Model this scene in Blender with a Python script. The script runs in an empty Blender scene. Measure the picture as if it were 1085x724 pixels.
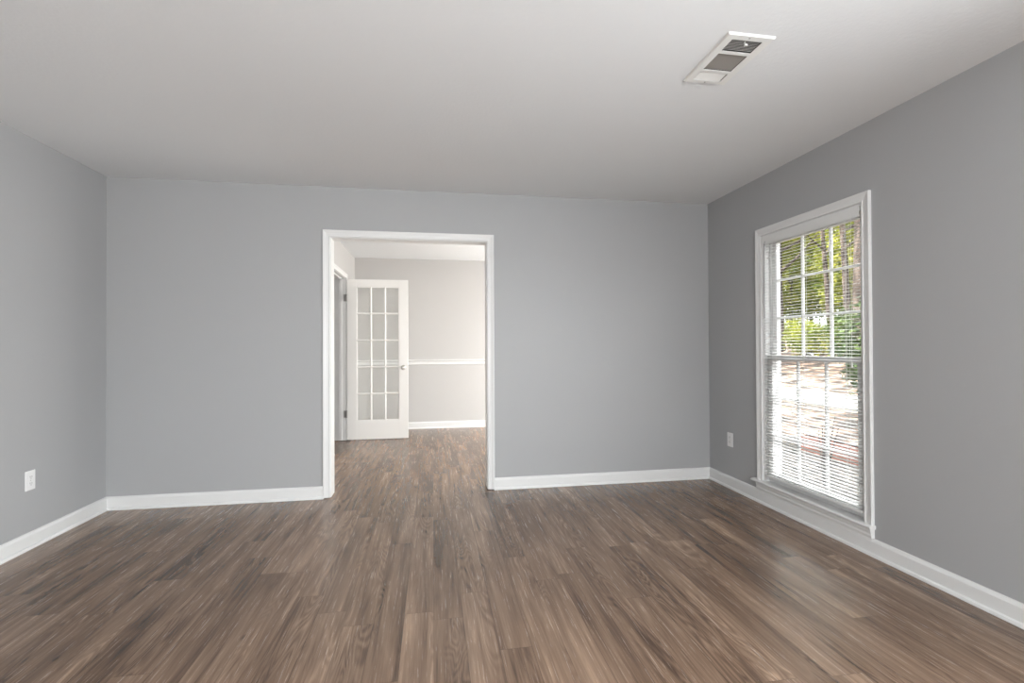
import bpy, math, random
from mathutils import Vector, Matrix

# ------------------------------------------------------------------ camera
C = bpy.context.scene.collection
SC = bpy.context.scene
H = 2.44                       # ceiling height
XL, XR, YB = -2.359, 2.428, 3.984
YR = -1.90                     # wall behind the camera
YW = 0.125                     # partition thickness
Y2, X2L = 7.118, -1.084        # far room: back wall, left wall
FPX = 514.14
yaw, pitch, roll, camh = 0.1619, 0.0081, -0.005, 1.1808
F = Vector((math.sin(yaw)*math.cos(pitch), math.cos(yaw)*math.cos(pitch), math.sin(pitch)))
Rr = Vector((math.cos(yaw), -math.sin(yaw), 0)); Uu = Rr.cross(F)
R2 = Rr*math.cos(roll)+Uu*math.sin(roll); U2 = -Rr*math.sin(roll)+Uu*math.cos(roll)
cd = bpy.data.cameras.new('camera'); cam = bpy.data.objects.new('camera', cd); C.objects.link(cam)
cam.matrix_world = Matrix(((R2.x, U2.x, -F.x, 0), (R2.y, U2.y, -F.y, 0), (R2.z, U2.z, -F.z, camh), (0, 0, 0, 1)))
cd.sensor_width = 36; cd.lens = FPX*36/1085; cd.shift_y = 0.77/1085; cd.clip_start = .05; cd.clip_end = 300
SC.camera = cam

# ------------------------------------------------------------------ light
SKY = 10
w = bpy.data.worlds.new('sky'); SC.world = w; w.use_nodes = True
bg = w.node_tree.nodes['Background']; bg.inputs[0].default_value = (.96, .98, 1.0, 1); bg.inputs[1].default_value = SKY
_n = w.node_tree.nodes; _l = w.node_tree.links                # overcast sky: zenith several times as bright as the horizon, dim below it
_g = _n.new('ShaderNodeTexCoord'); _s = _n.new('ShaderNodeSeparateXYZ'); _l.new(_g.outputs['Generated'], _s.inputs[0])
_m = _n.new('ShaderNodeMapRange'); _l.new(_s.outputs['Z'], _m.inputs[0])
_m.inputs[1].default_value = 0; _m.inputs[2].default_value = 1; _m.inputs[3].default_value = SKY*.22; _m.inputs[4].default_value = SKY
_l.new(_m.outputs[0], bg.inputs[1])
sd = bpy.data.lights.new('sun', 'SUN'); so = bpy.data.objects.new('sun', sd); C.objects.link(so)
sd.energy = 13; sd.angle = math.radians(1.0); sd.color = (1, .93, .82)
so.rotation_euler = Vector((.80, -.16, -.72)).to_track_quat('-Z', 'Y').to_euler()
def portal(name, loc, rot, sx, sy):                         # guides sampling of the sky through an opening, adds no light
    d = bpy.data.lights.new(name, 'AREA'); d.shape = 'RECTANGLE'; d.size = sx; d.size_y = sy
    d.cycles.is_portal = True
    o = bpy.data.objects.new(name, d); C.objects.link(o); o.location = loc; o.rotation_euler = rot
WIN1 = (2.405, 3.272, .165, 1.995)         # y0,y1,z0,z1 of window in view
FILL_WIN2 = (-1.70, .60, .45, 2.10)             # unseen wide window, added to hold a fill lamp
FILL_WIN3 = (4.45, 6.85, .25, 2.12)             # unseen far room window, added for its fill lamp
REAR = ((-.90, 1.50),); REARZ = (.45, 2.1)  # unseen rear opening, added so a fill lamp can stand in it
rx = (0, math.radians(90), 0)              # faces -x
for a in (WIN1,):
    portal('window_portal', (XR+.16, (a[0]+a[1])/2, (a[2]+a[3])/2), rx, a[3]-a[2], a[1]-a[0])
def fill_light(name, loc, rot, sx, sy, watts, col):           # daylight adds an area lamp for fill at an invented, unseen window
    d = bpy.data.lights.new(name, 'AREA'); d.shape = 'RECTANGLE'; d.size = sx; d.size_y = sy; d.energy = watts; d.color = col
    o = bpy.data.objects.new(name, d); C.objects.link(o); o.location = loc; o.rotation_euler = rot
mid = lambda a, b: (a+b)/2
fill_light('side_fill', (XR+.12, mid(*FILL_WIN2[:2]), mid(*FILL_WIN2[2:])), rx, FILL_WIN2[3]-FILL_WIN2[2], FILL_WIN2[1]-FILL_WIN2[0], 128, (.92, .96, 1))
fill_light('far_room_fill', (XR+.12, mid(*FILL_WIN3[:2]), mid(*FILL_WIN3[2:])), rx, FILL_WIN3[3]-FILL_WIN3[2], FILL_WIN3[1]-FILL_WIN3[0], 96, (1, .98, .955))
for a in REAR:
    fill_light('rear_fill', (mid(*a), YR-.12, mid(*REARZ)), (math.radians(90), 0, 0), a[1]-a[0], REARZ[1]-REARZ[0], 76, (.99, .99, 1))
VS = SC.view_settings
VS.view_transform = 'Standard'; VS.look = 'None'; VS.gamma = 1; VS.use_curve_mapping = False
VS.exposure = 0.70
SC.cycles.max_bounces = 14; SC.cycles.diffuse_bounces = 8; SC.cycles.glossy_bounces = 4
SC.cycles.transparent_max_bounces = 16; SC.cycles.sample_clamp_indirect = 6
SC.cycles.use_denoising = True

# ------------------------------------------------------------------ materials
def mat(name, col, rough=.5, spec=.5, metal=0, bump=None, var=None):
    m = bpy.data.materials.new(name); m.use_nodes = True
    nt = m.node_tree; N = nt.nodes; L = nt.links; b = N['Principled BSDF']
    b.inputs['Base Color'].default_value = (*col, 1); b.inputs['Roughness'].default_value = rough
    b.inputs['Specular IOR Level'].default_value = spec; b.inputs['Metallic'].default_value = metal
    tc = N.new('ShaderNodeTexCoord')
    if var:                                                 # (scale, amount) gentle colour variation
        n = N.new('ShaderNodeTexNoise'); n.inputs['Scale'].default_value = var[0]; n.inputs['Detail'].default_value = 3
        L.new(tc.outputs['Object'], n.inputs['Vector'])
        mx = N.new('ShaderNodeMix'); mx.data_type = 'RGBA'
        mx.inputs[6].default_value = tuple(c*(1-var[1]) for c in col)+(1,); mx.inputs[7].default_value = tuple(min(1, c*(1+var[1])) for c in col)+(1,)
        L.new(n.outputs['Fac'], mx.inputs[0]); L.new(mx.outputs[2], b.inputs['Base Color'])
    if bump:                                                # (scale, strength, distance)
        n = N.new('ShaderNodeTexNoise'); n.inputs['Scale'].default_value = bump[0]; n.inputs['Detail'].default_value = 4
        L.new(tc.outputs['Object'], n.inputs['Vector'])
        u = N.new('ShaderNodeBump'); u.inputs['Strength'].default_value = bump[1]; u.inputs['Distance'].default_value = bump[2]
        L.new(n.outputs['Fac'], u.inputs['Height']); L.new(u.outputs['Normal'], b.inputs['Normal'])
    return m
M_WALL = mat('grey wall paint', (.376, .380, .385), .42, .35, bump=(90, .12, .002))
M_WALL2 = mat('greige wall paint', (.51, .50, .49), .5, .3, bump=(90, .1, .002))
M_CEIL = mat('white ceiling texture', (.72, .732, .742), .9, .2, bump=(55, .3, .004))
M_TRIM = mat('white semi gloss paint', (.70, .70, .695), .33, .45)
M_SASH = mat('greyed white sash paint', (.60, .60, .595), .4, .4)  # one even white, toned down from the trim paint
M_DOOR = mat('white door paint', (.80, .79, .77), .35, .45)
M_PLAST = mat('white plastic', (.78, .78, .78), .35, .5)
M_SLAT = mat('white vinyl slat', (.70, .70, .69), .45, .4)
M_CORD = mat('white cord', (.78, .78, .76), .8, .2)
M_DARK = mat('dark slot', (.02, .02, .02), .7, .2)
M_DUCT = mat('dark duct metal', (.09, .085, .08), .7, .3)  # near-black, so the darkness of the cavity is in the colour
M_VENT = mat('white enamelled steel', (.74, .74, .72), .4, .5)
M_BLADE_SHADE = mat('shaded enamelled louvre steel', (.50, .48, .455), .55, .4)  # darker copy of the louvre steel, shade put into the colour
M_BLADE_LIT = mat('enamelled louvre steel', (.60, .59, .57), .5, .4)  # lighter copy for the far blades that face the view
M_METAL = mat('satin nickel', (.55, .54, .52), .28, .5, 1)
M_STEEL = mat('dull steel', (.36, .35, .34), .4, .5, 1)
M_ROOF = mat('roof board', (.30, .29, .28), .9, .1)

def glass_mat(name, tint, refl):
    m = bpy.data.materials.new(name); m.use_nodes = True; nt = m.node_tree; N = nt.nodes; L = nt.links
    for n in list(N):
        if n.type != 'OUTPUT_MATERIAL': N.remove(n)
    t = N.new('ShaderNodeBsdfTransparent'); t.inputs[0].default_value = (*tint, 1)
    g = N.new('ShaderNodeBsdfGlossy'); g.inputs['Roughness'].default_value = .02
    f = N.new('ShaderNodeLayerWeight'); f.inputs[0].default_value = .5
    pw = N.new('ShaderNodeMath'); pw.operation = 'POWER'; pw.inputs[1].default_value = 5; L.new(f.outputs['Facing'], pw.inputs[0])
    mu = N.new('ShaderNodeMath'); mu.operation = 'MULTIPLY_ADD'; mu.inputs[1].default_value = .9*refl; mu.inputs[2].default_value = .035*refl
    x = N.new('ShaderNodeMixShader'); L.new(pw.outputs[0], mu.inputs[0]); L.new(mu.outputs[0], x.inputs[0])
    L.new(t.outputs[0], x.inputs[1]); L.new(g.outputs[0], x.inputs[2]); L.new(x.outputs[0], N['Material Output'].inputs[0])
    return m
M_GLASS = glass_mat('window glass', (.985, .99, .985), 1.0)

def floor_mat():
    m = bpy.data.materials.new('oak vinyl plank'); m.use_nodes = True
    nt = m.node_tree; N = nt.nodes; L = nt.links; b = N['Principled BSDF']
    def nd(t, **k):
        n = N.new(t)
        for a, v in k.items(): setattr(n, a, v)
        return n
    def mth(op, a, bb=None):
        n = nd('ShaderNodeMath', operation=op)
        for i, v in enumerate((a, bb)):
            if v is None: continue
            if isinstance(v, (int, float)): n.inputs[i].default_value = v
            else: L.new(v, n.inputs[i])
        return n.outputs[0]
    geo = nd('ShaderNodeNewGeometry'); sp = nd('ShaderNodeSeparateXYZ'); L.new(geo.outputs['Position'], sp.inputs[0])
    PW, PL = .127, 1.22
    xs = mth('DIVIDE', sp.outputs[0], PW); row = mth('FLOOR', xs); fx = mth('SUBTRACT', xs, row)
    wn = nd('ShaderNodeTexWhiteNoise', noise_dimensions='1D'); L.new(row, wn.inputs['W'])
    ys = mth('ADD', mth('DIVIDE', sp.outputs[1], PL), mth('MULTIPLY', wn.outputs['Value'], 7.3)); col = mth('FLOOR', ys); fy = mth('SUBTRACT', ys, col)
    cb = nd('ShaderNodeCombineXYZ'); L.new(row, cb.inputs[0]); L.new(col, cb.inputs[1])
    w2 = nd('ShaderNodeTexWhiteNoise', noise_dimensions='2D'); L.new(cb.outputs[0], w2.inputs['Vector'])
    pid = w2.outputs['Value']
    # grain: coordinates shifted per plank so that no figure runs over a seam
    off = nd('ShaderNodeVectorMath', operation='SCALE'); L.new(w2.outputs['Color'], off.inputs[0]); off.inputs['Scale'].default_value = 37
    ad = nd('ShaderNodeVectorMath', operation='ADD'); L.new(geo.outputs['Position'], ad.inputs[0]); L.new(off.outputs[0], ad.inputs[1])
    def noise(sx, sy, scale, detail, dist, rough=.55):
        mp = nd('ShaderNodeMapping'); mp.inputs['Scale'].default_value = (sx, sy, 1); L.new(ad.outputs[0], mp.inputs[0])
        n = nd('ShaderNodeTexNoise'); n.inputs['Scale'].default_value = scale; n.inputs['Detail'].default_value = detail
        n.inputs['Distortion'].default_value = dist; n.inputs['Roughness'].default_value = rough
        L.new(mp.outputs[0], n.inputs['Vector']); return n.outputs['Fac']
    broad = noise(9, .8, 1.6, 3, .6)
    fine = noise(75, 2.2, 2.2, 5, .3, .68)
    streak = noise(34, .9, 1.5, 3, .8)
    # cathedral figure: contour lines of a stretched soft noise
    cat = noise(7, .8, 1.5, 1.5, .5)
    rings = mth('ABSOLUTE', mth('SINE', mth('MULTIPLY', cat, 62)))
    rings = mth('POWER', rings, 2.2)
    figmask = noise(3, .7, 1.4, 1, 0)
    fm = nd('ShaderNodeMapRange'); L.new(figmask, fm.inputs[0]); fm.inputs[1].default_value = .46; fm.inputs[2].default_value = .62
    t = mth('ADD', mth('ADD', mth('MULTIPLY', broad, .50), mth('MULTIPLY', streak, .27)), mth('MULTIPLY', fine, .25))
    t = mth('ADD', t, mth('MULTIPLY', mth('MULTIPLY', mth('SUBTRACT', rings, .5), .11), fm.outputs[0]))
    t = mth('ADD', t, mth('MULTIPLY', mth('SUBTRACT', pid, .5), .11))
    cr = nd('ShaderNodeValToRGB'); L.new(t, cr.inputs[0]); e = cr.color_ramp.elements
    e[0].position = .34; e[0].color = (.060, .035, .022, 1); e[1].position = .69; e[1].color = (.345, .232, .158, 1)
    k = cr.color_ramp.elements.new(.46); k.color = (.145, .091, .060, 1)
    k = cr.color_ramp.elements.new(.57); k.color = (.225, .148, .100, 1)
    # knots
    kp = nd('ShaderNodeMapping'); kp.inputs['Scale'].default_value = (2.6, 1.25, 1); L.new(ad.outputs[0], kp.inputs[0])
    vo = nd('ShaderNodeTexVoronoi'); vo.inputs['Scale'].default_value = 1.35; L.new(kp.outputs[0], vo.inputs['Vector'])
    kr = nd('ShaderNodeMapRange'); L.new(vo.outputs['Distance'], kr.inputs[0]); kr.inputs[1].default_value = .012; kr.inputs[2].default_value = .05
    kr.inputs[3].default_value = .45; kr.inputs[4].default_value = 1
    # seams
    ex = mth('MULTIPLY', mth('MINIMUM', fx, mth('SUBTRACT', 1, fx)), PW); ey = mth('MULTIPLY', mth('MINIMUM', fy, mth('SUBTRACT', 1, fy)), PL)
    ed = mth('MINIMUM', ex, ey); sr = nd('ShaderNodeMapRange'); L.new(ed, sr.inputs[0]); sr.inputs[1].default_value = .0004; sr.inputs[2].default_value = .0022
    sr.inputs[3].default_value = .62; sr.inputs[4].default_value = 1
    fac = mth('MULTIPLY', kr.outputs[0], sr.outputs[0])
    mx = nd('ShaderNodeVectorMath', operation='SCALE'); L.new(cr.outputs[0], mx.inputs[0]); L.new(fac, mx.inputs['Scale'])
    L.new(mx.outputs[0], b.inputs['Base Color'])
    rr = nd('ShaderNodeMapRange'); L.new(fine, rr.inputs[0]); rr.inputs[3].default_value = .23; rr.inputs[4].default_value = .30
    L.new(rr.outputs[0], b.inputs['Roughness']); b.inputs['Specular IOR Level'].default_value = .65
    bp = nd('ShaderNodeBump'); bp.inputs['Strength'].default_value = .12; bp.inputs['Distance'].default_value = .0004
    L.new(mth('ADD', sr.outputs[0], mth('MULTIPLY', fine, .6)), bp.inputs['Height']); L.new(bp.outputs[0], b.inputs['Normal'])
    return m
M_FLOOR = floor_mat()

def ramp_mat(name, stops, scale, rough=.9, detail=6, dist=0, bump=0, trans=0, stretch=(1, 1, 1)):
    m = bpy.data.materials.new(name); m.use_nodes = True; nt = m.node_tree; N = nt.nodes; L = nt.links; b = N['Principled BSDF']
    tc = N.new('ShaderNodeTexCoord'); mp = N.new('ShaderNodeMapping'); mp.inputs['Scale'].default_value = stretch; L.new(tc.outputs['Object'], mp.inputs[0])
    n = N.new('ShaderNodeTexNoise'); n.inputs['Scale'].default_value = scale; n.inputs['Detail'].default_value = detail; n.inputs['Distortion'].default_value = dist
    L.new(mp.outputs[0], n.inputs['Vector'])
    cr = N.new('ShaderNodeValToRGB'); L.new(n.outputs['Fac'], cr.inputs[0]); e = cr.color_ramp.elements
    e[0].position, e[0].color = stops[0][0], (*stops[0][1], 1); e[1].position, e[1].color = stops[-1][0], (*stops[-1][1], 1)
    for p, c in stops[1:-1]: k = e.new(p); k.color = (*c, 1)
    L.new(cr.outputs[0], b.inputs['Base Color']); b.inputs['Roughness'].default_value = rough; b.inputs['Specular IOR Level'].default_value = .2
    if bump:
        u = N.new('ShaderNodeBump'); u.inputs['Strength'].default_value = .6; u.inputs['Distance'].default_value = bump
        L.new(n.outputs['Fac'], u.inputs['Height']); L.new(u.outputs['Normal'], b.inputs['Normal'])
    if trans:
        t = N.new('ShaderNodeBsdfTranslucent'); L.new(cr.outputs[0], t.inputs[0]); x = N.new('ShaderNodeMixShader'); x.inputs[0].default_value = trans
        L.new(b.outputs[0], x.inputs[1]); L.new(t.outputs[0], x.inputs[2]); L.new(x.outputs[0], N['Material Output'].inputs[0])
    return m
M_LAND = ramp_mat('leaf litter', [(.38, (.012, .008, .006)), (.46, (.045, .030, .022)), (.54, (.10, .068, .050)), (.64, (.24, .19, .145))], 2.2, detail=10, bump=.05)
M_DRIVE = ramp_mat('pale concrete', [(.35, (.13, .125, .115)), (.65, (.19, .18, .165))], 1.5)
M_BARK = ramp_mat('bark', [(.38, (.016, .012, .010)), (.62, (.07, .055, .046))], 9, bump=.03, stretch=(1, 1, .25))
M_LEAF = [ramp_mat('yellow green leaves', [(.36, (.055, .085, .010)), (.52, (.20, .22, .03)), (.68, (.36, .35, .08))], .9, .6, trans=.45),
          ramp_mat('mid green leaves', [(.36, (.03, .05, .010)), (.52, (.075, .105, .02)), (.68, (.16, .18, .045))], 1.1, .6, trans=.4),
          ramp_mat('deep green leaves', [(.36, (.012, .025, .008)), (.52, (.035, .06, .016)), (.68, (.09, .12, .035))], 1.3, .6, trans=.3)]
M_BRICK = mat('brick', (.36, .16, .12), .9, .1, var=(14, .35))

# ------------------------------------------------------------------ mesh helpers
class MB:
    def __init__(s): s.v = []; s.f = []
    def box(s, x0, y0, z0, x1, y1, z1):
        n = len(s.v)
        s.v += [(x0,y0,z0),(x1,y0,z0),(x1,y1,z0),(x0,y1,z0),(x0,y0,z1),(x1,y0,z1),(x1,y1,z1),(x0,y1,z1)]
        s.f += [tuple(n+i for i in q) for q in ((0,3,2,1),(4,5,6,7),(0,1,5,4),(1,2,6,5),(2,3,7,6),(3,0,4,7))]
        return s
    def prism(s, prof, p0, p1, axu, axv):                    # profile (a,b) swept from p0 to p1; a along axu, b along axv
        p0, p1, axu, axv = map(Vector, (p0, p1, axu, axv)); n = len(s.v); k = len(prof)
        for p in (p0, p1):
            for a, b in prof: s.v.append(tuple(p+axu*a+axv*b))
        s.f += [tuple(range(n, n+k)), tuple(range(n+2*k-1, n+k-1, -1))]
        s.f += [(n+i, n+k+i, n+k+(i+1) % k, n+(i+1) % k) for i in range(k)]
        return s
    def ring(s, c, r, ax, m=16, u=None):
        ax = Vector(ax).normalized(); u = ax.orthogonal().normalized(); w_ = ax.cross(u); n = len(s.v)
        for i in range(m):
            t = 2*math.pi*i/m; s.v.append(tuple(Vector(c)+(u*math.cos(t)+w_*math.sin(t))*r))
        return list(range(n, n+m))
    def lathe(s, p, ax, prof, m=16):                         # prof: (distance along axis, radius)
        p = Vector(p); ax = Vector(ax).normalized(); rs = [s.ring(p+ax*d, max(r, 1e-5), ax, m) for d, r in prof]
        for a, b in zip(rs, rs[1:]):
            s.f += [(a[i], a[(i+1) % m], b[(i+1) % m], b[i]) for i in range(m)]
        s.f += [tuple(reversed(rs[0])), tuple(rs[-1])]
        return s
    def tube(s, pts, rad, m=8):
        pts = [Vector(p) for p in pts]; rs = []
        u = None
        for i, p in enumerate(pts):
            d = (pts[min(i+1, len(pts)-1)]-pts[max(i-1, 0)]).normalized()
            u = d.orthogonal().normalized() if u is None else (u-d*u.dot(d)).normalized()
            w_ = d.cross(u); r = rad[i] if isinstance(rad, (list, tuple)) else rad; n = len(s.v)
            for k in range(m):
                t = 2*math.pi*k/m; s.v.append(tuple(p+(u*math.cos(t)+w_*math.sin(t))*r))
            rs.append(list(range(n, n+m)))
        for a, b in zip(rs, rs[1:]):
            s.f += [(a[i], a[(i+1) % m], b[(i+1) % m], b[i]) for i in range(m)]
        s.f += [tuple(reversed(rs[0])), tuple(rs[-1])]
        return s
    def build(s, name, m, parent=None, bevel=0, smooth=False, loc=None):
        me = bpy.data.meshes.new(name)
        o0 = Vector(loc) if loc else Vector((0, 0, 0))
        if parent is not None: o0 = Vector(parent.get('_w', (0, 0, 0)))
        me.from_pydata([tuple(Vector(v)-o0) for v in s.v], [], s.f); me.update()
        o = bpy.data.objects.new(name, me); C.objects.link(o); me.materials.append(m)
        if parent is not None: o.parent = parent; o['_w'] = tuple(o0)
        elif loc: o.location = loc; o['_w'] = tuple(o0)
        if bevel:
            b = o.modifiers.new('bevel', 'BEVEL'); b.width = bevel; b.segments = 2; b.limit_method = 'ANGLE'; b.angle_limit = math.radians(35)
        if smooth: me.shade_smooth()
        return o
def empty(name, loc):
    o = bpy.data.objects.new(name, None); C.objects.link(o); o.location = loc; o['_w'] = tuple(loc); o.empty_display_size = .1; return o
def tag(o, label=None, cat=None, group=None, kind=None):
    for k, v in (('label', label), ('category', cat), ('group', group), ('kind', kind)):
        if v: o[k] = v
    return o
def slab(ax, a, b, u0, u1, v0, v1, holes=()):
    """wall slab with rectangular holes. ax 'x': thickness in x (u=y,v=z); 'y': (u=x,v=z); 'z': (u=x,v=y)"""
    mb = MB(); us = sorted({u0, u1, *[h[0] for h in holes], *[h[1] for h in holes]}); vs = sorted({v0, v1, *[h[2] for h in holes], *[h[3] for h in holes]})
    for i in range(len(us)-1):
        run = None
        for j in range(len(vs)-1):
            um, vm = (us[i]+us[i+1])/2, (vs[j]+vs[j+1])/2
            hole = any(h[0] < um < h[1] and h[2] < vm < h[3] for h in holes)
            if not hole: run = [vs[j], vs[j+1]] if run is None else [run[0], vs[j+1]]
            if run and (hole or j == len(vs)-2):
                p, q, r, t = us[i], us[i+1], run[0], run[1]
                if ax == 'x': mb.box(a, p, r, b, q, t)
                elif ax == 'y': mb.box(p, a, r, q, b, t)
                else: mb.box(p, r, a, q, t, b)
                run = None
    return mb
def structure(o, label, cat): return tag(o, label, cat, kind='structure')

# ------------------------------------------------------------------ room shell
DOX = (-.787, .440); DOZ = 2.040                              # cased opening, inner faces
structure(slab('z', -.12, 0, XL-.3, XR+.14, YR-.14, Y2+.14).build('floor', M_FLOOR), 'brown oak-look plank floor running through both rooms', 'floor')
VX0, VX1, VY0, VY1 = 1.205, 1.358, 1.795, 2.108
structure(slab('z', H, H+.12, XL-.14, XR+.14, YR-.14, YB, [(VX0, VX1, VY0, VY1)]).build('ceiling', M_CEIL), 'white lightly textured ceiling of the empty front room', 'ceiling')
structure(slab('z', H, H+.12, XL-.14, XR+.14, YB, Y2+.14).build('ceiling_dining', M_CEIL), 'white ceiling of the room beyond the doorway', 'ceiling')
j = .018                                                      # jamb board thickness: wall hole is larger than the opening
structure(slab('y', YB, YB+YW/2, XL-.14, XR, 0, H, [(DOX[0]-j, DOX[1]+j, -1, DOZ+j)]).build('wall_back', M_WALL), 'grey wall with the white cased doorway in it', 'wall')
structure(slab('y', YB+YW/2, YB+YW, XL-.14, XR, 0, H, [(DOX[0]-j, DOX[1]+j, -1, DOZ+j)]).build('wall_dining_front', M_WALL2), 'far room side of the wall with the cased doorway', 'wall')
structure(slab('x', XL-.14, XL, YR, YB, 0, H).build('wall_left', M_WALL), 'grey left wall with one outlet near its baseboard', 'wall')
structure(slab('x', XR, XR+.14, YR-.14, YB+YW/2, 0, H, [WIN1, FILL_WIN2]).build('wall_right', M_WALL), 'grey right wall around the tall window', 'wall')
structure(slab('y', YR-.14, YR, XL-.14, XR, 0, H, [(a[0], a[1], REARZ[0], REARZ[1]) for a in REAR]).build('wall_front', M_WALL), 'grey wall behind the viewer', 'wall')
structure(slab('y', Y2, Y2+.14, X2L-1.3, XR+.14, 0, H).build('wall_dining_back', M_WALL2), 'pale greige wall seen through the doorway, with chair rail', 'wall')
LDY = (5.60, 6.375)                                           # door opening in far room's left wall
structure(slab('x', X2L-.125, X2L, YB+YW, Y2, 0, H, [(LDY[0]-j, LDY[1]+j, -1, 2.045+j)]).build('wall_dining_left', M_WALL2), 'greige side wall behind the open glazed door', 'wall')
structure(slab('x', XR, XR+.14, YB+YW/2, Y2, 0, H, [FILL_WIN3]).build('wall_dining_right', M_WALL2), 'greige right wall of the far room, with an added window', 'wall')
structure(slab('x', X2L-1.30, X2L-1.2, YB+YW, Y2, 0, H).build('wall_hall', M_WALL2), 'greige wall of the hall beyond the glazed door', 'wall')
structure(slab('z', 2.62, 2.70, XL-.6, XR+.62, YR-.6, Y2+.6).build('roof', M_ROOF), 'unseen roof deck and eaves over the house, added to block sun', 'roof')  # unseen slab added to keep sun off the ground beside the house

# baseboards: (thickness, height) profile with an eased top and a small shoe
BP = [(0, 0), (.026, 0), (.026, .006), (.023, .014), (.0145, .019), (.0145, .078), (.011, .088), (.006, .095), (0, .096)]
def base(name, p0, p1, out, label):
    return structure(MB().prism(BP, p0, p1, out, (0, 0, 1)).build(name, M_TRIM), label, 'baseboard')
CW = .056
base('baseboard_left', (XL, YR, 0), (XL, YB-.0005, 0), (1, 0, 0), 'white baseboard along the left grey wall')
base('baseboard_back', (XL, YB, 0), (DOX[0]-CW+.001, YB, 0), (0, -1, 0), 'white baseboard on back wall left of the doorway')
base('baseboard_back_right', (DOX[1]+CW-.001, YB, 0), (XR, YB, 0), (0, -1, 0), 'white baseboard on back wall right of the doorway')
base('baseboard_right', (XR, YR, 0), (XR, YB-.0005, 0), (-1, 0, 0), 'white baseboard running under the window')
base('baseboard_dining_back', (X2L, Y2, 0), (XR, Y2, 0), (0, -1, 0), 'white baseboard at the far end, seen through the doorway')
base('baseboard_dining_left', (X2L, YB+YW, 0), (X2L, LDY[0]-CW, 0), (1, 0, 0), 'white baseboard on far room left wall before the glazed door')
base('baseboard_dining_corner', (X2L, LDY[1]+CW, 0), (X2L, Y2, 0), (1, 0, 0), 'white baseboard behind the glazed door')

# chair rail in the far room
CR = [(0, 0), (.010, .002), (.014, .012), (.010, .018), (.010, .045), (.020, .055), (.024, .064), (.020, .072), (0, .074)]
for nm, p0, p1, out, lb in (('trim_1', (X2L, Y2, .918), (XR, Y2, .918), (0, -1, 0), 'white chair rail across the far wall'),
                            ('trim_2', (X2L, LDY[1]+CW, .918), (X2L, Y2, .918), (1, 0, 0), 'white chair rail in the corner behind the glazed door'),
                            ('trim_3', (X2L, YB+YW, .918), (X2L, LDY[0]-CW, .918), (1, 0, 0), 'white chair rail on far room left wall before the glazed door')):
    structure(MB().prism(CR, p0, p1, out, (0, 0, 1)).build(nm, M_TRIM), lb, 'chair rail')

# casing profile: a from inner edge outwards, b out of the wall
CP = [(0, 0), (0, .010), (.004, .0135), (.009, .0135), (.012, .010), (.030, .012), (.040, .016), (.050, .0185), (CW-.003, .019), (CW, .016), (CW, 0)]
def casing(mb, u0, u1, z0, z1, plane, outv, udir=(1, 0, 0)):
    """mitred three-sided casing around u0..u1, z0..z1 on a wall through 'plane' (point), u axis udir"""
    pl, o, ud = Vector(plane), Vector(outv), Vector(udir)
    P = lambda u, z, b: tuple(pl+ud*u+Vector((0, 0, z))+o*b)
    path = [((u0, z0), (-1, 0)), ((u0, z1), (-1, 1)), ((u1, z1), (1, 1)), ((u1, z0), (1, 0))]
    n = len(mb.v); k = len(CP)
    for (u, z), (du, dz) in path:
        for a, b in CP: mb.v.append(P(u+du*a, z+dz*a, b))
    for q in range(3):
        mb.f += [(n+q*k+i, n+(q+1)*k+i, n+(q+1)*k+(i+1) % k, n+q*k+(i+1) % k) for i in range(k)]
    mb.f += [tuple(range(n, n+k)), tuple(range(n+4*k-1, n+3*k-1, -1))]
    return mb
def cased_opening(name, label, u0, u1, ztop, wall_a, wall_b, axis, g=.007):
    root = structure(empty(name, ((u0+u1)/2, wall_a, 0) if axis == 'y' else (wall_a, (u0+u1)/2, 0)), label, 'door casing')
    jb = MB()
    if axis == 'y':
        casing(MB(), u0-.004, u1+.004, g, ztop+.004, (0, wall_a, 0), (0, -1, 0)).build('casing', M_TRIM, root)
        casing(MB(), u0-.004, u1+.004, g, ztop+.004, (0, wall_b, 0), (0, 1, 0)).build('casing', M_TRIM, root)
        jb.box(u0-j, wall_a, g, u0, wall_b, ztop+j).box(u1, wall_a, g, u1+j, wall_b, ztop+j).box(u0, wall_a, ztop, u1, wall_b, ztop+j)
    else:
        casing(MB(), u0-.004, u1+.004, g, ztop+.004, (wall_b, 0, 0), (1, 0, 0), (0, 1, 0)).build('casing', M_TRIM, root)
        casing(MB(), u0-.004, u1+.004, g, ztop+.004, (wall_a, 0, 0), (-1, 0, 0), (0, 1, 0)).build('casing', M_TRIM, root)
        jb.box(wall_a, u0-j, g, wall_b, u0, ztop+j).box(wall_a, u1, g, wall_b, u1+j, ztop+j).box(wall_a, u0, ztop, wall_b, u1, ztop+j)
        st = MB(); xm = wall_b-.045                            # door stop
        st.box(xm-.035, u0, g, xm, u0+.011, ztop).box(xm-.035, u1-.011, g, xm, u1, ztop).box(xm-.035, u0, ztop-.011, xm, u1, ztop)
        st.build('door_stop', M_TRIM, root)
    jb.build('jamb', M_TRIM, root)
    return root
cased_opening('trim_4', 'white casing and jamb around the wide doorway in the grey back wall', DOX[0], DOX[1], DOZ, YB, YB+YW, 'y')
cased_opening('trim_5', 'white door frame on the far room left wall, beside the glazed door', LDY[0], LDY[1], 2.045, X2L-.125, X2L, 'x')

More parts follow.
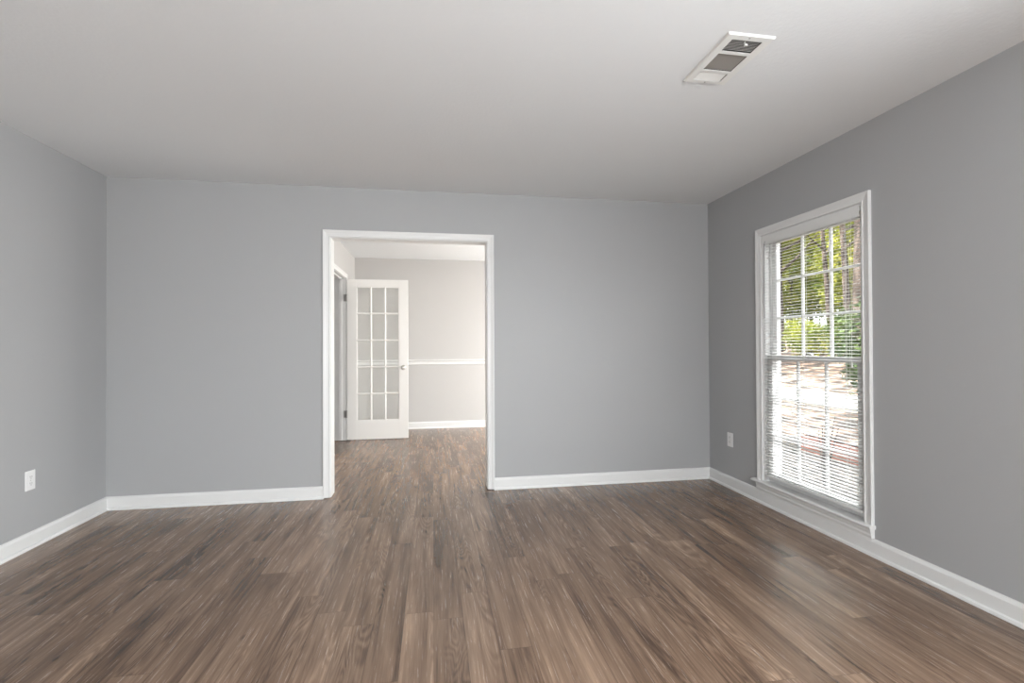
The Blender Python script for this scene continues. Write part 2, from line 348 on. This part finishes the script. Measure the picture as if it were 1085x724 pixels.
# ------------------------------------------------------------------ glazed door, opened square to its wall
DX0, DX1, DYc, DZ0, DZ1 = X2L+.022, -.312, 6.380, .012, 2.036
door = structure(empty('door_1', (DX0, DYc, 0)), 'white fifteen-pane glazed door standing open beyond the doorway', 'door')
st = .113; gx0, gx1, gz0, gz1 = DX0+st, DX1-st, .247, 1.942
y0, y1 = DYc-.0175, DYc+.0175
m = MB(); m.box(DX0, y0, DZ0, gx0, y1, DZ1).box(gx1, y0, DZ0, DX1, y1, DZ1)
m.build('door_stile', M_DOOR, door, bevel=.0015)
m = MB(); m.box(gx0, y0, gz1, gx1, y1, DZ1).box(gx0, y0, DZ0, gx1, y1, gz0); m.build('door_rail', M_DOOR, door)
m = MB(); mw = .012
for i in (1, 2):
    x = gx0+(gx1-gx0)*i/3; m.prism([(-mw, -.006), (-.005, -.016), (.005, -.016), (mw, -.006), (mw, .006), (.005, .016), (-.005, .016), (-mw, .006)], (x, DYc, gz0), (x, DYc, gz1), (1, 0, 0), (0, 1, 0))
for i in range(1, 5):
    z = gz0+(gz1-gz0)*i/5; m.prism([(-mw, -.006), (-.005, -.016), (.005, -.016), (mw, -.006), (mw, .006), (.005, .016), (-.005, .016), (-mw, .006)], (gx0, DYc, z), (gx1, DYc, z), (0, 0, 1), (0, 1, 0))
for (a, b, c, d) in ((gx0, gx0+.009, gz0, gz1), (gx1-.009, gx1, gz0, gz1), (gx0, gx1, gz0, gz0+.009), (gx0, gx1, gz1-.009, gz1)):
    m.box(a, DYc-.012, c, b, DYc+.012, d)
m.build('muntin', M_DOOR, door)
MB().box(gx0+.002, DYc-.002, gz0+.002, gx1-.002, DYc+.002, gz1-.002).build('glass', M_GLASS, door)
for sgn in (-1, 1):
    kn = MB().lathe((-.372, DYc+sgn*.0175, .915), (0, sgn, 0), [(0, .032), (.004, .032), (.008, .026), (.009, .012), (.026, .011), (.030, .018), (.036, .0255), (.046, .0275), (.055, .024), (.060, .013), (.061, .001)], 24).build('door_knob', M_METAL, door, smooth=True)
MB().box(DX1, DYc-.011, .885, DX1+.0015, DYc+.011, .945).box(DX1, DYc-.006, .905, DX1+.009, DYc+.006, .925).build('latch_plate', M_METAL, door, bevel=.001)
for z in (1.80, .335):
    h = MB().lathe((DX0-.008, DYc-.024, z-.046), (0, 0, 1), [(0, .004), (.002, .0075), (.090, .0075), (.092, .004), (.096, .002)], 12)
    h.box(DX0-.006, DYc-.022, z-.044, DX0-.0005, DYc+.010, z+.044).box(DX0-.045, LDY[1]-.0025, z-.044, DX0-.012, LDY[1]-.0002, z+.044)
    h.build('hinge', M_STEEL, door)

# ------------------------------------------------------------------ windows
def window(name, label, y0, y1, z0, z1, detail=True):
    root = structure(empty(name, (XR, (y0+y1)/2, z0)), label, 'window')
    # frame boards lining the hole
    fr = MB(); t = .016
    xi, xo = XR-.001, XR+.14
    fr.box(xi, y0, z0, xo, y0+t, z1).box(xi, y1-t, z0, xo, y1, z1).box(xi, y0+t, z1-t, xo, y1-t, z1)
    fr.box(XR+.045, y0+t, z0, xo, y1-t, z0+.022)
    fr.build('window_frame', M_TRIM, root)
    a0, a1, b0, b1 = y0+t, y1-t, z0+.022, z1-t
    # parting stops beside the sashes
    sp = MB()
    for yy in (a0, a1-.010):
        sp.box(XR+.004, yy, b0, XR+.020, yy+.010, b1).box(XR+.0495, yy, b0, XR+.0525, yy+.008, b1).box(XR+.093, yy, b0, XR+.108, yy+.010, b1)
    sp.build('sash_stop', M_SASH, root)
    mid = 1.085
    for nm, xc, s0, s1, lo, hi in (('sash', XR+.037, b0, mid+.018, .062, .034), ('sash', XR+.078, mid-.018, b1, .034, .050)):
        tk = .0135; fm = MB(); sw = .046; h0, h1 = a0+.0105, a1-.0105
        fm.box(xc-tk, h0, s0, xc+tk, h0+sw, s1).box(xc-tk, h1-sw, s0, xc+tk, h1, s1)
        fm.box(xc-tk, h0+sw, s0, xc+tk, h1-sw, s0+lo).box(xc-tk, h0+sw, s1-hi, xc+tk, h1-sw, s1)
        sash = fm.build(nm, M_SASH, root)
        g0, g1, k0, k1 = h0+sw, h1-sw, s0+lo, s1-hi; mu = MB(); q = .009
        prof = [(-q, -.004), (-.004, -.011), (.004, -.011), (q, -.004), (q, .004), (.004, .011), (-.004, .011), (-q, .004)]
        for i in (1, 2):
            yy = g0+(g1-g0)*i/3; mu.prism(prof, (xc, yy, k0), (xc, yy, k1), (0, 1, 0), (1, 0, 0))
            zz = k0+(k1-k0)*i/3; mu.prism(prof, (xc, g0, zz), (xc, g1, zz), (0, 0, 1), (1, 0, 0))
        mu.build('muntin', M_SASH, sash)
        MB().box(xc-.0015, g0-.004, k0-.004, xc+.0015, g1+.004, k1+.004).build('glass', M_GLASS, sash)
    lk = MB(); yc = (y0+y1)/2
    lk.box(XR+.024, yc-.028, mid+.018, XR+.050, yc+.028, mid+.024).lathe((XR+.037, yc, mid+.024), (0, 0, 1), [(0, .011), (.008, .011), (.010, .007)], 12).box(XR+.030, yc, mid+.026, XR+.037, yc+.032, mid+.031)
    lk.build('sash_lock', M_METAL, root)
    casing(MB(), y0+.004, y1-.004, z0+.006, z1-.004, (XR, 0, 0), (-1, 0, 0), (0, 1, 0)).build('casing', M_TRIM, root)
    zt = z0+.006
    sl = MB().prism([(-.046, 0), (-.041, -.011), (-.046, -.0225), (-.054, -.0225), (-.060, -.012), (-.054, 0)][::-1] if False else
                    [(.045, zt), (-.034, zt), (-.041, zt-.004), (-.043, zt-.010), (-.039, zt-.018), (-.033, zt-.021), (.045, zt-.021)],
                    (XR, y0-.094, 0), (XR, y1+.094, 0), (1, 0, 0), (0, 0, 1))
    # only the part in the opening runs back to the sash; horns stop at the wall
    sl = MB()
    nose = [(0, zt), (-.034, zt), (-.041, zt-.004), (-.043, zt-.010), (-.039, zt-.018), (-.033, zt-.021), (0, zt-.021)]
    sl.prism(nose, (XR-.0002, y0-.060, 0), (XR-.0002, y1+.094, 0), (1, 0, 0), (0, 0, 1))
    sl.box(XR-.0002, y0+.0005, zt-.021, XR+.05, y1-.0005, zt)
    sl.build('window_sill', M_TRIM, root)
    MB().prism([(0, .0965), (-.021, .0965), (-.021, .106), (-.026, .112), (-.024, .124), (-.029, .138), (-.029, zt-.021), (0, zt-.021)],
               (XR, y0-.052, 0), (XR, y1+.052, 0), (1, 0, 0), (0, 0, 1)).build('apron', M_TRIM, root)
    return root
window('window_1', 'tall white window with nine panes in each sash on right wall', *WIN1)
def added_window(name, label, axis, u0, u1, z0, z1, wall_in, wall_out, inward):  # simple window added out of view around a fill lamp
    root = structure(empty(name, ((u0+u1)/2, wall_in, z0) if axis == 'y' else (wall_in, (u0+u1)/2, z0)), label, 'window')
    lo, hi = min(wall_in, wall_out), max(wall_in, wall_out); c = (lo+hi)/2; t = .04
    c += -.02 if wall_out > wall_in else .02
    def bx(mb, a, b, z_0, z_1, d0, d1):
        return mb.box(a, d0, z_0, b, d1, z_1) if axis == 'y' else mb.box(d0, a, z_0, d1, b, z_1)
    f = MB(); bx(f, u0, u0+t, z0, z1, lo, hi); bx(f, u1-t, u1, z0, z1, lo, hi); bx(f, u0+t, u1-t, z1-t, z1, lo, hi); bx(f, u0+t, u1-t, z0, z0+t, lo, hi)
    f.build('window_frame', M_TRIM, root)
    s = MB(); um = (u0+u1)/2; zm = (z0+z1)/2; bx(s, um-.03, um+.03, z0+t, z1-t, c-.018, c+.018); bx(s, u0+t, um-.03, zm-.02, zm+.02, c-.016, c+.016); bx(s, um+.03, u1-t, zm-.02, zm+.02, c-.016, c+.016)
    s.build('sash', M_TRIM, root)
    g = MB(); bx(g, u0+t, u1-t, z0+t, z1-t, c-.002, c+.002); g.build('glass', M_GLASS, root)
    k = MB(); v = Vector((0, inward, 0) if axis == 'y' else (inward, 0, 0)); pl = (0, wall_in, 0) if axis == 'y' else (wall_in, 0, 0)
    casing(k, u0+.004, u1-.004, z0, z1-.004, pl, v, (1, 0, 0) if axis == 'y' else (0, 1, 0)); k.build('casing', M_TRIM, root)
added_window('added_window_2', 'unseen wide white window added on right wall for fill light', 'x', *FILL_WIN2, XR, XR+.14, -1)
added_window('added_window_3', 'unseen wide white window added to light the far room', 'x', FILL_WIN3[0], FILL_WIN3[1], FILL_WIN3[2], FILL_WIN3[3], XR, XR+.14, -1)
for i, a in enumerate(REAR):
    added_window('added_window_4', 'unseen white window added behind the viewer for fill light', 'y', a[0], a[1], REARZ[0], REARZ[1], YR, YR-.14, 1)

# ------------------------------------------------------------------ mini blind
def blind(label, W):
    y0, y1 = W[0]+.019, W[1]-.019; xc = XR+.005; top = W[3]-.018
    b = tag(empty('window_blind', (xc, (y0+y1)/2, W[2])), label, 'window blind')
    hr = MB().box(xc-.014, y0, top-.028, xc+.014, y1, top)
    hr.build('headrail', M_SLAT, b, bevel=.002)
    MB().box(xc-.0185, y0-.001, top-.060, xc-.0155, y1+.001, top+.001).build('valance', M_SLAT, b, bevel=.001)
    zb = .222; pitch_ = .0205; n = int((top-.045-zb-.018)/pitch_)
    s = MB(); tilt = math.radians(9); w_ = .0125
    for i in range(n+1):
        z = zb+.022+i*pitch_; prof = []
        for k in range(5):                                      # crowned slat cross-section: (out, up)
            a = -1+2*k/4; prof.append((a*w_, (1-a*a)*.0016))
        prof = prof+[(p[0], p[1]-.0005) for p in reversed(prof)]
        prof = [(p[0]*math.cos(tilt)-p[1]*math.sin(tilt), p[0]*math.sin(tilt)+p[1]*math.cos(tilt)) for p in prof]
        s.prism(prof, (xc, y0+.004, z), (xc, y1-.004, z), (1, 0, 0), (0, 0, 1))
    s.build('slat', M_SLAT, b)
    MB().box(xc-.013, y0+.003, zb-.010, xc+.013, y1-.003, zb+.006).build('bottom_rail', M_SLAT, b, bevel=.003)
    for yy in (y0+.10, (y0+y1)/2+.02, y1-.10):
        c = MB()
        for dx in (-.0135, .0135): c.tube([(xc+dx, yy, zb), (xc+dx, yy, top-.028)], .0009, 6)
        c.tube([(xc, yy+.006, zb), (xc, yy+.006, top-.028)], .0009, 6)
        c.build('ladder_cord', M_CORD, b)
    wd = MB().tube([(xc-.024, y1-.035, top-.055), (xc-.026, y1-.035, top-.10), (xc-.026, y1-.035, top-.60)], .0032, 6)
    wd.tube([(xc-.017, y1-.035, top-.03), (xc-.024, y1-.035, top-.055)], .0015, 6)
    wd.build('tilt_wand', mat('grey wand', (.22, .22, .22), .25, .6), b)
    lc = MB().tube([(xc-.020, y0+.05, top-.03), (xc-.021, y0+.05, top-.9)], .0011, 6)
    lc.lathe((xc-.021, y0+.05, top-.93), (0, 0, 1), [(0, .006), (.02, .005), (.032, .002)], 10)
    lc.build('lift_cord', M_CORD, b)
    return b
blind('white mini blind with open slats lowered over the tall window', WIN1)

# ------------------------------------------------------------------ outlets
def outlet(label, loc, out, right):
    r = tag(empty('wall_outlet', loc), label, 'outlet')
    o, u, p = Vector(out), Vector(right), Vector(loc); z = Vector((0, 0, 1))
    def bx(mb, a0, a1, c0, c1, d0, d1):
        P = [p+u*a+z*c+o*d for a, c, d in ((a0, c0, d0), (a1, c1, d1))]
        lo = [min(P[0][i], P[1][i]) for i in range(3)]; hi = [max(P[0][i], P[1][i]) for i in range(3)]
        return mb.box(*lo, *hi)
    bx(MB(), -.0355, .0355, -.0575, .0575, 0, .0065).build('cover_plate', M_PLAST, r, bevel=.0025)
    for s in (-1, 1):
        rc = bx(MB(), -.0165, .0165, s*.0195-.0135, s*.0195+.0135, .006, .0085).build('receptacle', M_PLAST, r, bevel=.002)
        sl = MB(); bx(sl, -.0075, -.0055, s*.0195-.001, s*.0195+.008, .0085, .0088); bx(sl, .0055, .0075, s*.0195-.001, s*.0195+.007, .0085, .0088)
        bx(sl, -.002, .002, s*.0195-.009, s*.0195-.005, .0085, .0088); sl.build('slot', M_DARK, rc)
    MB().lathe(p+o*.0065, o, [(0, .0035), (.001, .003), (.0013, .001)], 10).build('screw', M_METAL, r)
outlet('white duplex outlet on the left grey wall above its baseboard', (XL, 3.302, .400), (1, 0, 0), (0, 1, 0))
outlet('white duplex outlet between the back corner and the window', (XR, 3.678, .398), (-1, 0, 0), (0, 1, 0))

# ------------------------------------------------------------------ ceiling register
v = tag(empty('ceiling_vent', (1.28, 1.95, H)), 'white louvred metal air register screwed to the ceiling', 'air vent')
X0, X1, Y0, Y1 = 1.178, 1.390, 1.770, 2.132
secs = [(1.803, 1.880), (1.900, 2.020), (2.040, 2.105)]; sx0, sx1 = 1.214, 1.350
zf = H-.008
m = slab('z', zf, zf+.0015, X0+.005, X1-.005, Y0+.005, Y1-.005, [(sx0, sx1, a, b) for a, b in secs])
# sloping rim down from the ceiling
for (ax_, ay_, bx_, by_, ix, iy, jx, jy) in ((X0, Y0, X1, Y0, X0+.005, Y0+.005, X1-.005, Y0+.005), (X1, Y0, X1, Y1, X1-.005, Y0+.005, X1-.005, Y1-.005),
                                             (X1, Y1, X0, Y1, X1-.005, Y1-.005, X0+.005, Y1-.005), (X0, Y1, X0, Y0, X0+.005, Y1-.005, X0+.005, Y0+.005)):
    n = len(m.v); m.v += [(ax_, ay_, H-.0002), (bx_, by_, H-.0002), (jx, jy, zf), (ix, iy, zf)]; m.f.append((n, n+1, n+2, n+3))
m.build('vent_frame', M_VENT, v)
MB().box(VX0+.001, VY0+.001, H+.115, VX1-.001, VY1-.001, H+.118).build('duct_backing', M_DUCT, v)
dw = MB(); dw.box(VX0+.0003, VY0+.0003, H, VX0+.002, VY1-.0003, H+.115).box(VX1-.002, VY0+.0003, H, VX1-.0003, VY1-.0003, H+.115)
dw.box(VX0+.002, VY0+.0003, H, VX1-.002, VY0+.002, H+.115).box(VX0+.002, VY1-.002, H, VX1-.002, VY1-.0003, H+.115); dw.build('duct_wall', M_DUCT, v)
for (a, b), kind in zip(secs, ('near', 'mid', 'far')):
    l = MB(); z = H-.001
    if kind == 'mid':
        n = 19
        for i in range(n):
            x = sx0+.004+(sx1-sx0-.008)*i/(n-1); t = math.radians(-22)
            l.prism([(-.0045, -.0004), (.0045, -.0004), (.0045, .0004), (-.0045, .0004)], (x, a, z), (x, b, z), (math.sin(t), 0, math.cos(t)), (math.cos(t), 0, -math.sin(t)))
    else:
        n = 9; t = math.radians(48 if kind == 'near' else -48)
        for i in range(n):
            y = a+.004+(b-a-.008)*i/(n-1)
            l.prism([(-.0055, -.0004), (.0055, -.0004), (.0055, .0004), (-.0055, .0004)], (sx0, y, z), (sx1, y, z), (0, math.sin(t), math.cos(t)), (0, math.cos(t), -math.sin(t)))
    l.build('louvre', M_BLADE_LIT if kind == 'far' else M_BLADE_SHADE, v)
MB().box(1.279, 1.812, zf-.014, 1.281, 1.822, zf+.006).box(1.274, 1.806, zf-.016, 1.286, 1.812, zf-.010).build('damper_lever', M_VENT, v, bevel=.0008)
for y in (1.787, 2.119):
    MB().lathe((1.281, y, zf), (0, 0, -1), [(0, .0042), (.0012, .0035), (.0016, .001)], 10).build('screw', M_STEEL, v)

# ------------------------------------------------------------------ outdoors
def land(x, y):
    pts = [(2.5, -.20), (5.0, -.12), (6.0, .04), (9.6, .12), (11, .35), (14, 1.12), (18, 1.55), (24, 2.1), (32, 2.6), (60, 3.2)]
    for (a, za), (b, zb) in zip(pts, pts[1:]):
        if x <= b:
            t = (x-a)/(b-a); z = za+(zb-za)*t; break
    else: z = pts[-1][1]
    bumpy = 0 if 5.6 < x < 9.9 else .05
    return z+bumpy*(math.sin(x*1.7+y*.9)+math.sin(y*1.3-x*.6))
m = MB(); nx, ny = 116, 110; gx = [2.57+i*.5 for i in range(nx)]; gy = [-22+i*.75 for i in range(ny)]
for y in gy:
    for x in gx: m.v.append((x, y, land(x, y)))
for b in range(ny-1):
    for a in range(nx-1): i = b*nx+a; m.f.append((i, i+1, i+nx+1, i+nx))
o = m.build('yard_ground', M_LAND, smooth=True); structure(o, 'sloping yard covered in brown leaf litter outside the window', 'ground')
m = MB(); yy = gy
for y in yy: m.v += [(6.9, y, land(6.9, y)+.03), (8.7, y, land(8.7, y)+.03), (6.9, y, land(6.9, y)-.1), (8.7, y, land(8.7, y)-.1)]
for i in range(len(yy)-1):
    a = 4*i; m.f += [(a, a+1, a+5, a+4), (a+2, a, a+4, a+6), (a+1, a+3, a+7, a+5)]
structure(m.build('driveway', M_DRIVE), 'pale sunlit concrete drive crossing the yard outside', 'driveway')

m = MB(); bx_ = [2.57+i*.21 for i in range(13)]; by_ = [-6+i*.5 for i in range(50)]
for y in by_:
    for x in bx_: m.v.append((x, y, land(x, y)+(.035 if x < 5 else -.04)))
for b in range(49):
    for a in range(12): i = b*13+a; m.f.append((i, i+1, i+14, i+13))
M_MULCH = ramp_mat('dark bark mulch', [(.40, (.006, .005, .004)), (.52, (.028, .022, .018)), (.66, (.10, .085, .07))], 14, detail=8, bump=.03)
structure(m.build('planting_bed', M_MULCH, smooth=True), 'dark mulched planting bed along the house wall outside', 'planting bed')

def leaf(m, p, s, rnd):
    a = Vector((rnd.uniform(-1, 1), rnd.uniform(-1, 1), rnd.uniform(-.6, .6))).normalized(); b = a.orthogonal().normalized()
    b = Matrix.Rotation(rnd.uniform(0, 6.28), 3, a) @ b; c = a.cross(b); n = len(m.v)
    for q in (p-a*s, p+b*s*.42+c*s*.08, p+a*s, p-b*s*.42+c*s*.08): m.v.append(tuple(q))
    m.f.append((n, n+1, n+2, n+3))
def foliage(blobs, count, size, seed):
    rnd = random.Random(seed); m = MB(); vols = [b[3]*b[4]*b[5] for b in blobs]; tot = sum(vols)
    for b, vo in zip(blobs, vols):
        for _ in range(int(count*vo/tot)//6):
            while True:
                q = Vector((rnd.uniform(-1, 1), rnd.uniform(-1, 1), rnd.uniform(-1, 1)))
                if .3 < q.length < 1: break
            c = Vector((b[0]+q.x*b[3], b[1]+q.y*b[4], b[2]+q.z*b[5]))
            for k in range(6): leaf(m, c+Vector([rnd.gauss(0, size*1.3) for _ in range(3)]), size*rnd.uniform(.7, 1.3), rnd)
    return m
def tree(label, x, y, r, h, lean, blobs, count, size, mt, seed, group=None, name='tree'):
    z = land(x, y)-.05; t = tag(empty(name, (x, y, z)), label, 'tree', group); rnd = random.Random(seed)
    pts, rad = [], []
    for i in range(9):
        k = i/8; pts.append((x+lean[0]*k*h+rnd.uniform(-.03, .03)*(i > 0), y+lean[1]*k*h, z+k*h)); rad.append(r*(1.55 if i == 0 else 1.0)*(1-.6*k))
    pts.insert(1, (x, y, z+.25)); rad.insert(1, r*1.1)
    tr = MB().tube(pts, rad, 12); tr.build('trunk', M_BARK, t, smooth=True)
    for i in range(5):
        k = rnd.uniform(.3, .85); bx_, by_, bz_ = x+lean[0]*k*h, y+lean[1]*k*h, z+k*h; a = rnd.uniform(0, 6.28); L_ = h*rnd.uniform(.12, .28)
        MB().tube([(bx_, by_, bz_), (bx_+math.cos(a)*L_*.5, by_+math.sin(a)*L_*.5, bz_+L_*.25), (bx_+math.cos(a)*L_, by_+math.sin(a)*L_, bz_+L_*.6)], [r*.4, r*.28, r*.08], 7).build('branch', M_BARK, t)
    if blobs: foliage([(x+b[0], y+b[1], z+b[2], *b[3:]) for b in blobs], count, size, seed).build('foliage', mt, t)
    return t
# bearing helper: picture column -> direction on the ground plane, as measured from the photograph
def at(u, x):
    d = F+R2*((u-542.5)/FPX); return x, x*d.y/d.x
X_, Y_ = at(826, 13.2); tree('thick straight brown trunk, leftmost in the window view', X_, Y_, .17, 9, (0, .012), [(0, 0, 8.3, 1.0, 1.0, 1.2)], 2600, .12, M_LEAF[1], 3)
X_, Y_ = at(881, 16); tree('slender dark leaning trunk behind the middle panes', X_, Y_, .11, 9, (-.02, .06), [(0, 0, 8.3, 1.0, 1.0, 1.2)], 2000, .12, M_LEAF[0], 4)
X_, Y_ = at(900, 14); tree('dark trunk just left of the thick right-hand trunk', X_, Y_, .12, 9, (-.01, .05), [(0, 0, 8.3, 1.0, 1.0, 1.2)], 2000, .12, M_LEAF[1], 5)
X_, Y_ = at(912, 10.5); tree('thickest trunk, at the right edge of the window view', X_, Y_, .24, 9, (.02, -.01), [(0, 0, 8.3, 1.0, 1.0, 1.2)], 2600, .12, M_LEAF[2], 6)
far = [(22, 7, 1), (22, 12, 2), (22, 17, 0), (22, 22, 0), (22, 27, 0), (22, 32, 1), (27.4, 14.5, 1), (27.4, 19.5, 0), (27.4, 24.5, 1), (27.4, 29.5, 0), (27.4, 34.5, 0), (32.6, 22, 2), (32.6, 27.2, 1), (32.6, 32.4, 0), (32.6, 37.6, 1), (17, 6.4, 1), (17, 11.4, 2),
       (22, 37, 1), (22, 42, 0), (22, 47, 1), (17, 27.5, 2), (17, 33, 1), (27.4, 40, 1), (27.4, 45.5, 0), (27.4, 51, 1)]
for i, (X_, Y_, k) in enumerate(far):
    tree(['yellow green leafy tree in the woods beyond the drive', 'mid green leafy tree in the woods beyond the drive', 'deep green leafy tree in the woods beyond the drive'][k], X_, Y_, .12, 9,
         (.008, .004), [(0, 0, 3.2, 2.1, 2.1, 2.6), (0, 0, 7.0, 2.1, 2.1, 2.8)], 9500, .13, M_LEAF[k], 20+i, 'leafy trees in the woods beyond the drive')
def shrub(label, u, x, r, h, mt, seed, n=1500, size=.07):
    X_, Y_ = at(u, x); z = land(X_, Y_); s = tag(empty('shrub', (X_, Y_, z)), label, 'shrub')
    rnd = random.Random(seed); st_ = MB()
    for i in range(7):
        a = rnd.uniform(0, 6.28); st_.tube([(X_, Y_, z-.05), (X_+math.cos(a)*r*.3, Y_+math.sin(a)*r*.3, z+h*.4), (X_+math.cos(a)*r*.6, Y_+math.sin(a)*r*.6, z+h*.85)], [.02, .014, .006], 6)
    st_.build('stem', M_BARK, s)
    foliage([(X_, Y_, z+h*.55, r, r, h*.5)], n, size, seed).build('foliage', mt, s)
shrub('bright yellow green shrub low in the middle panes', 856, 12.9, .7, 1.1, M_LEAF[0], 50, 1800)
shrub('green shrub beside the thick right-hand trunk', 897, 12.5, .6, 1.3, M_LEAF[1], 51, 1300)
shrub('dark green bush right of the thick trunk', 922, 8.9, .55, 1.9, M_LEAF[2], 52, 1800)
shrub('pale green shrub near the leftmost trunk', 845, 17, .9, .9, M_LEAF[0], 53, 1300)
# bare twiggy stems close to the window
X_, Y_ = at(873, 3.6); z = land(X_, Y_)
t = tag(empty('bare_shrub', (X_, Y_, z)), 'bare forked stems of a small shrub just outside the lower panes', 'shrub')
rnd = random.Random(9); m = MB()
for i in range(7):
    a = rnd.uniform(-1.2, 1.2); l = rnd.uniform(.5, .75)
    m.tube([(X_, Y_, z-.05), (X_+a*.05, Y_+a*.10, z+l*.5), (X_+a*.10+.02, Y_+a*.22, z+l)], [.012, .009, .004], 6)
m.build('stem', M_BARK, t)
X_, Y_ = at(904, 4.6); z = land(X_, Y_)
m = MB(); z_ = z-.05
for r_ in range(4):
    for c_ in range(6):
        ox = .10 if r_ % 2 else 0
        m.box(X_-.05, Y_-.62+c_*.21+ox, z_+r_*.07, X_+.05, Y_-.62+c_*.21+ox+.2, z_+r_*.07+.06)
m.box(X_-.04, Y_-.6, z_, X_+.04, Y_+.72, z_+.27)
tag(m.build('brick_edging', M_BRICK, loc=(X_, Y_, z)), 'low red brick garden edging outside the lower right panes', 'edging')

for o in bpy.data.objects:
    if '_w' in o: del o['_w']
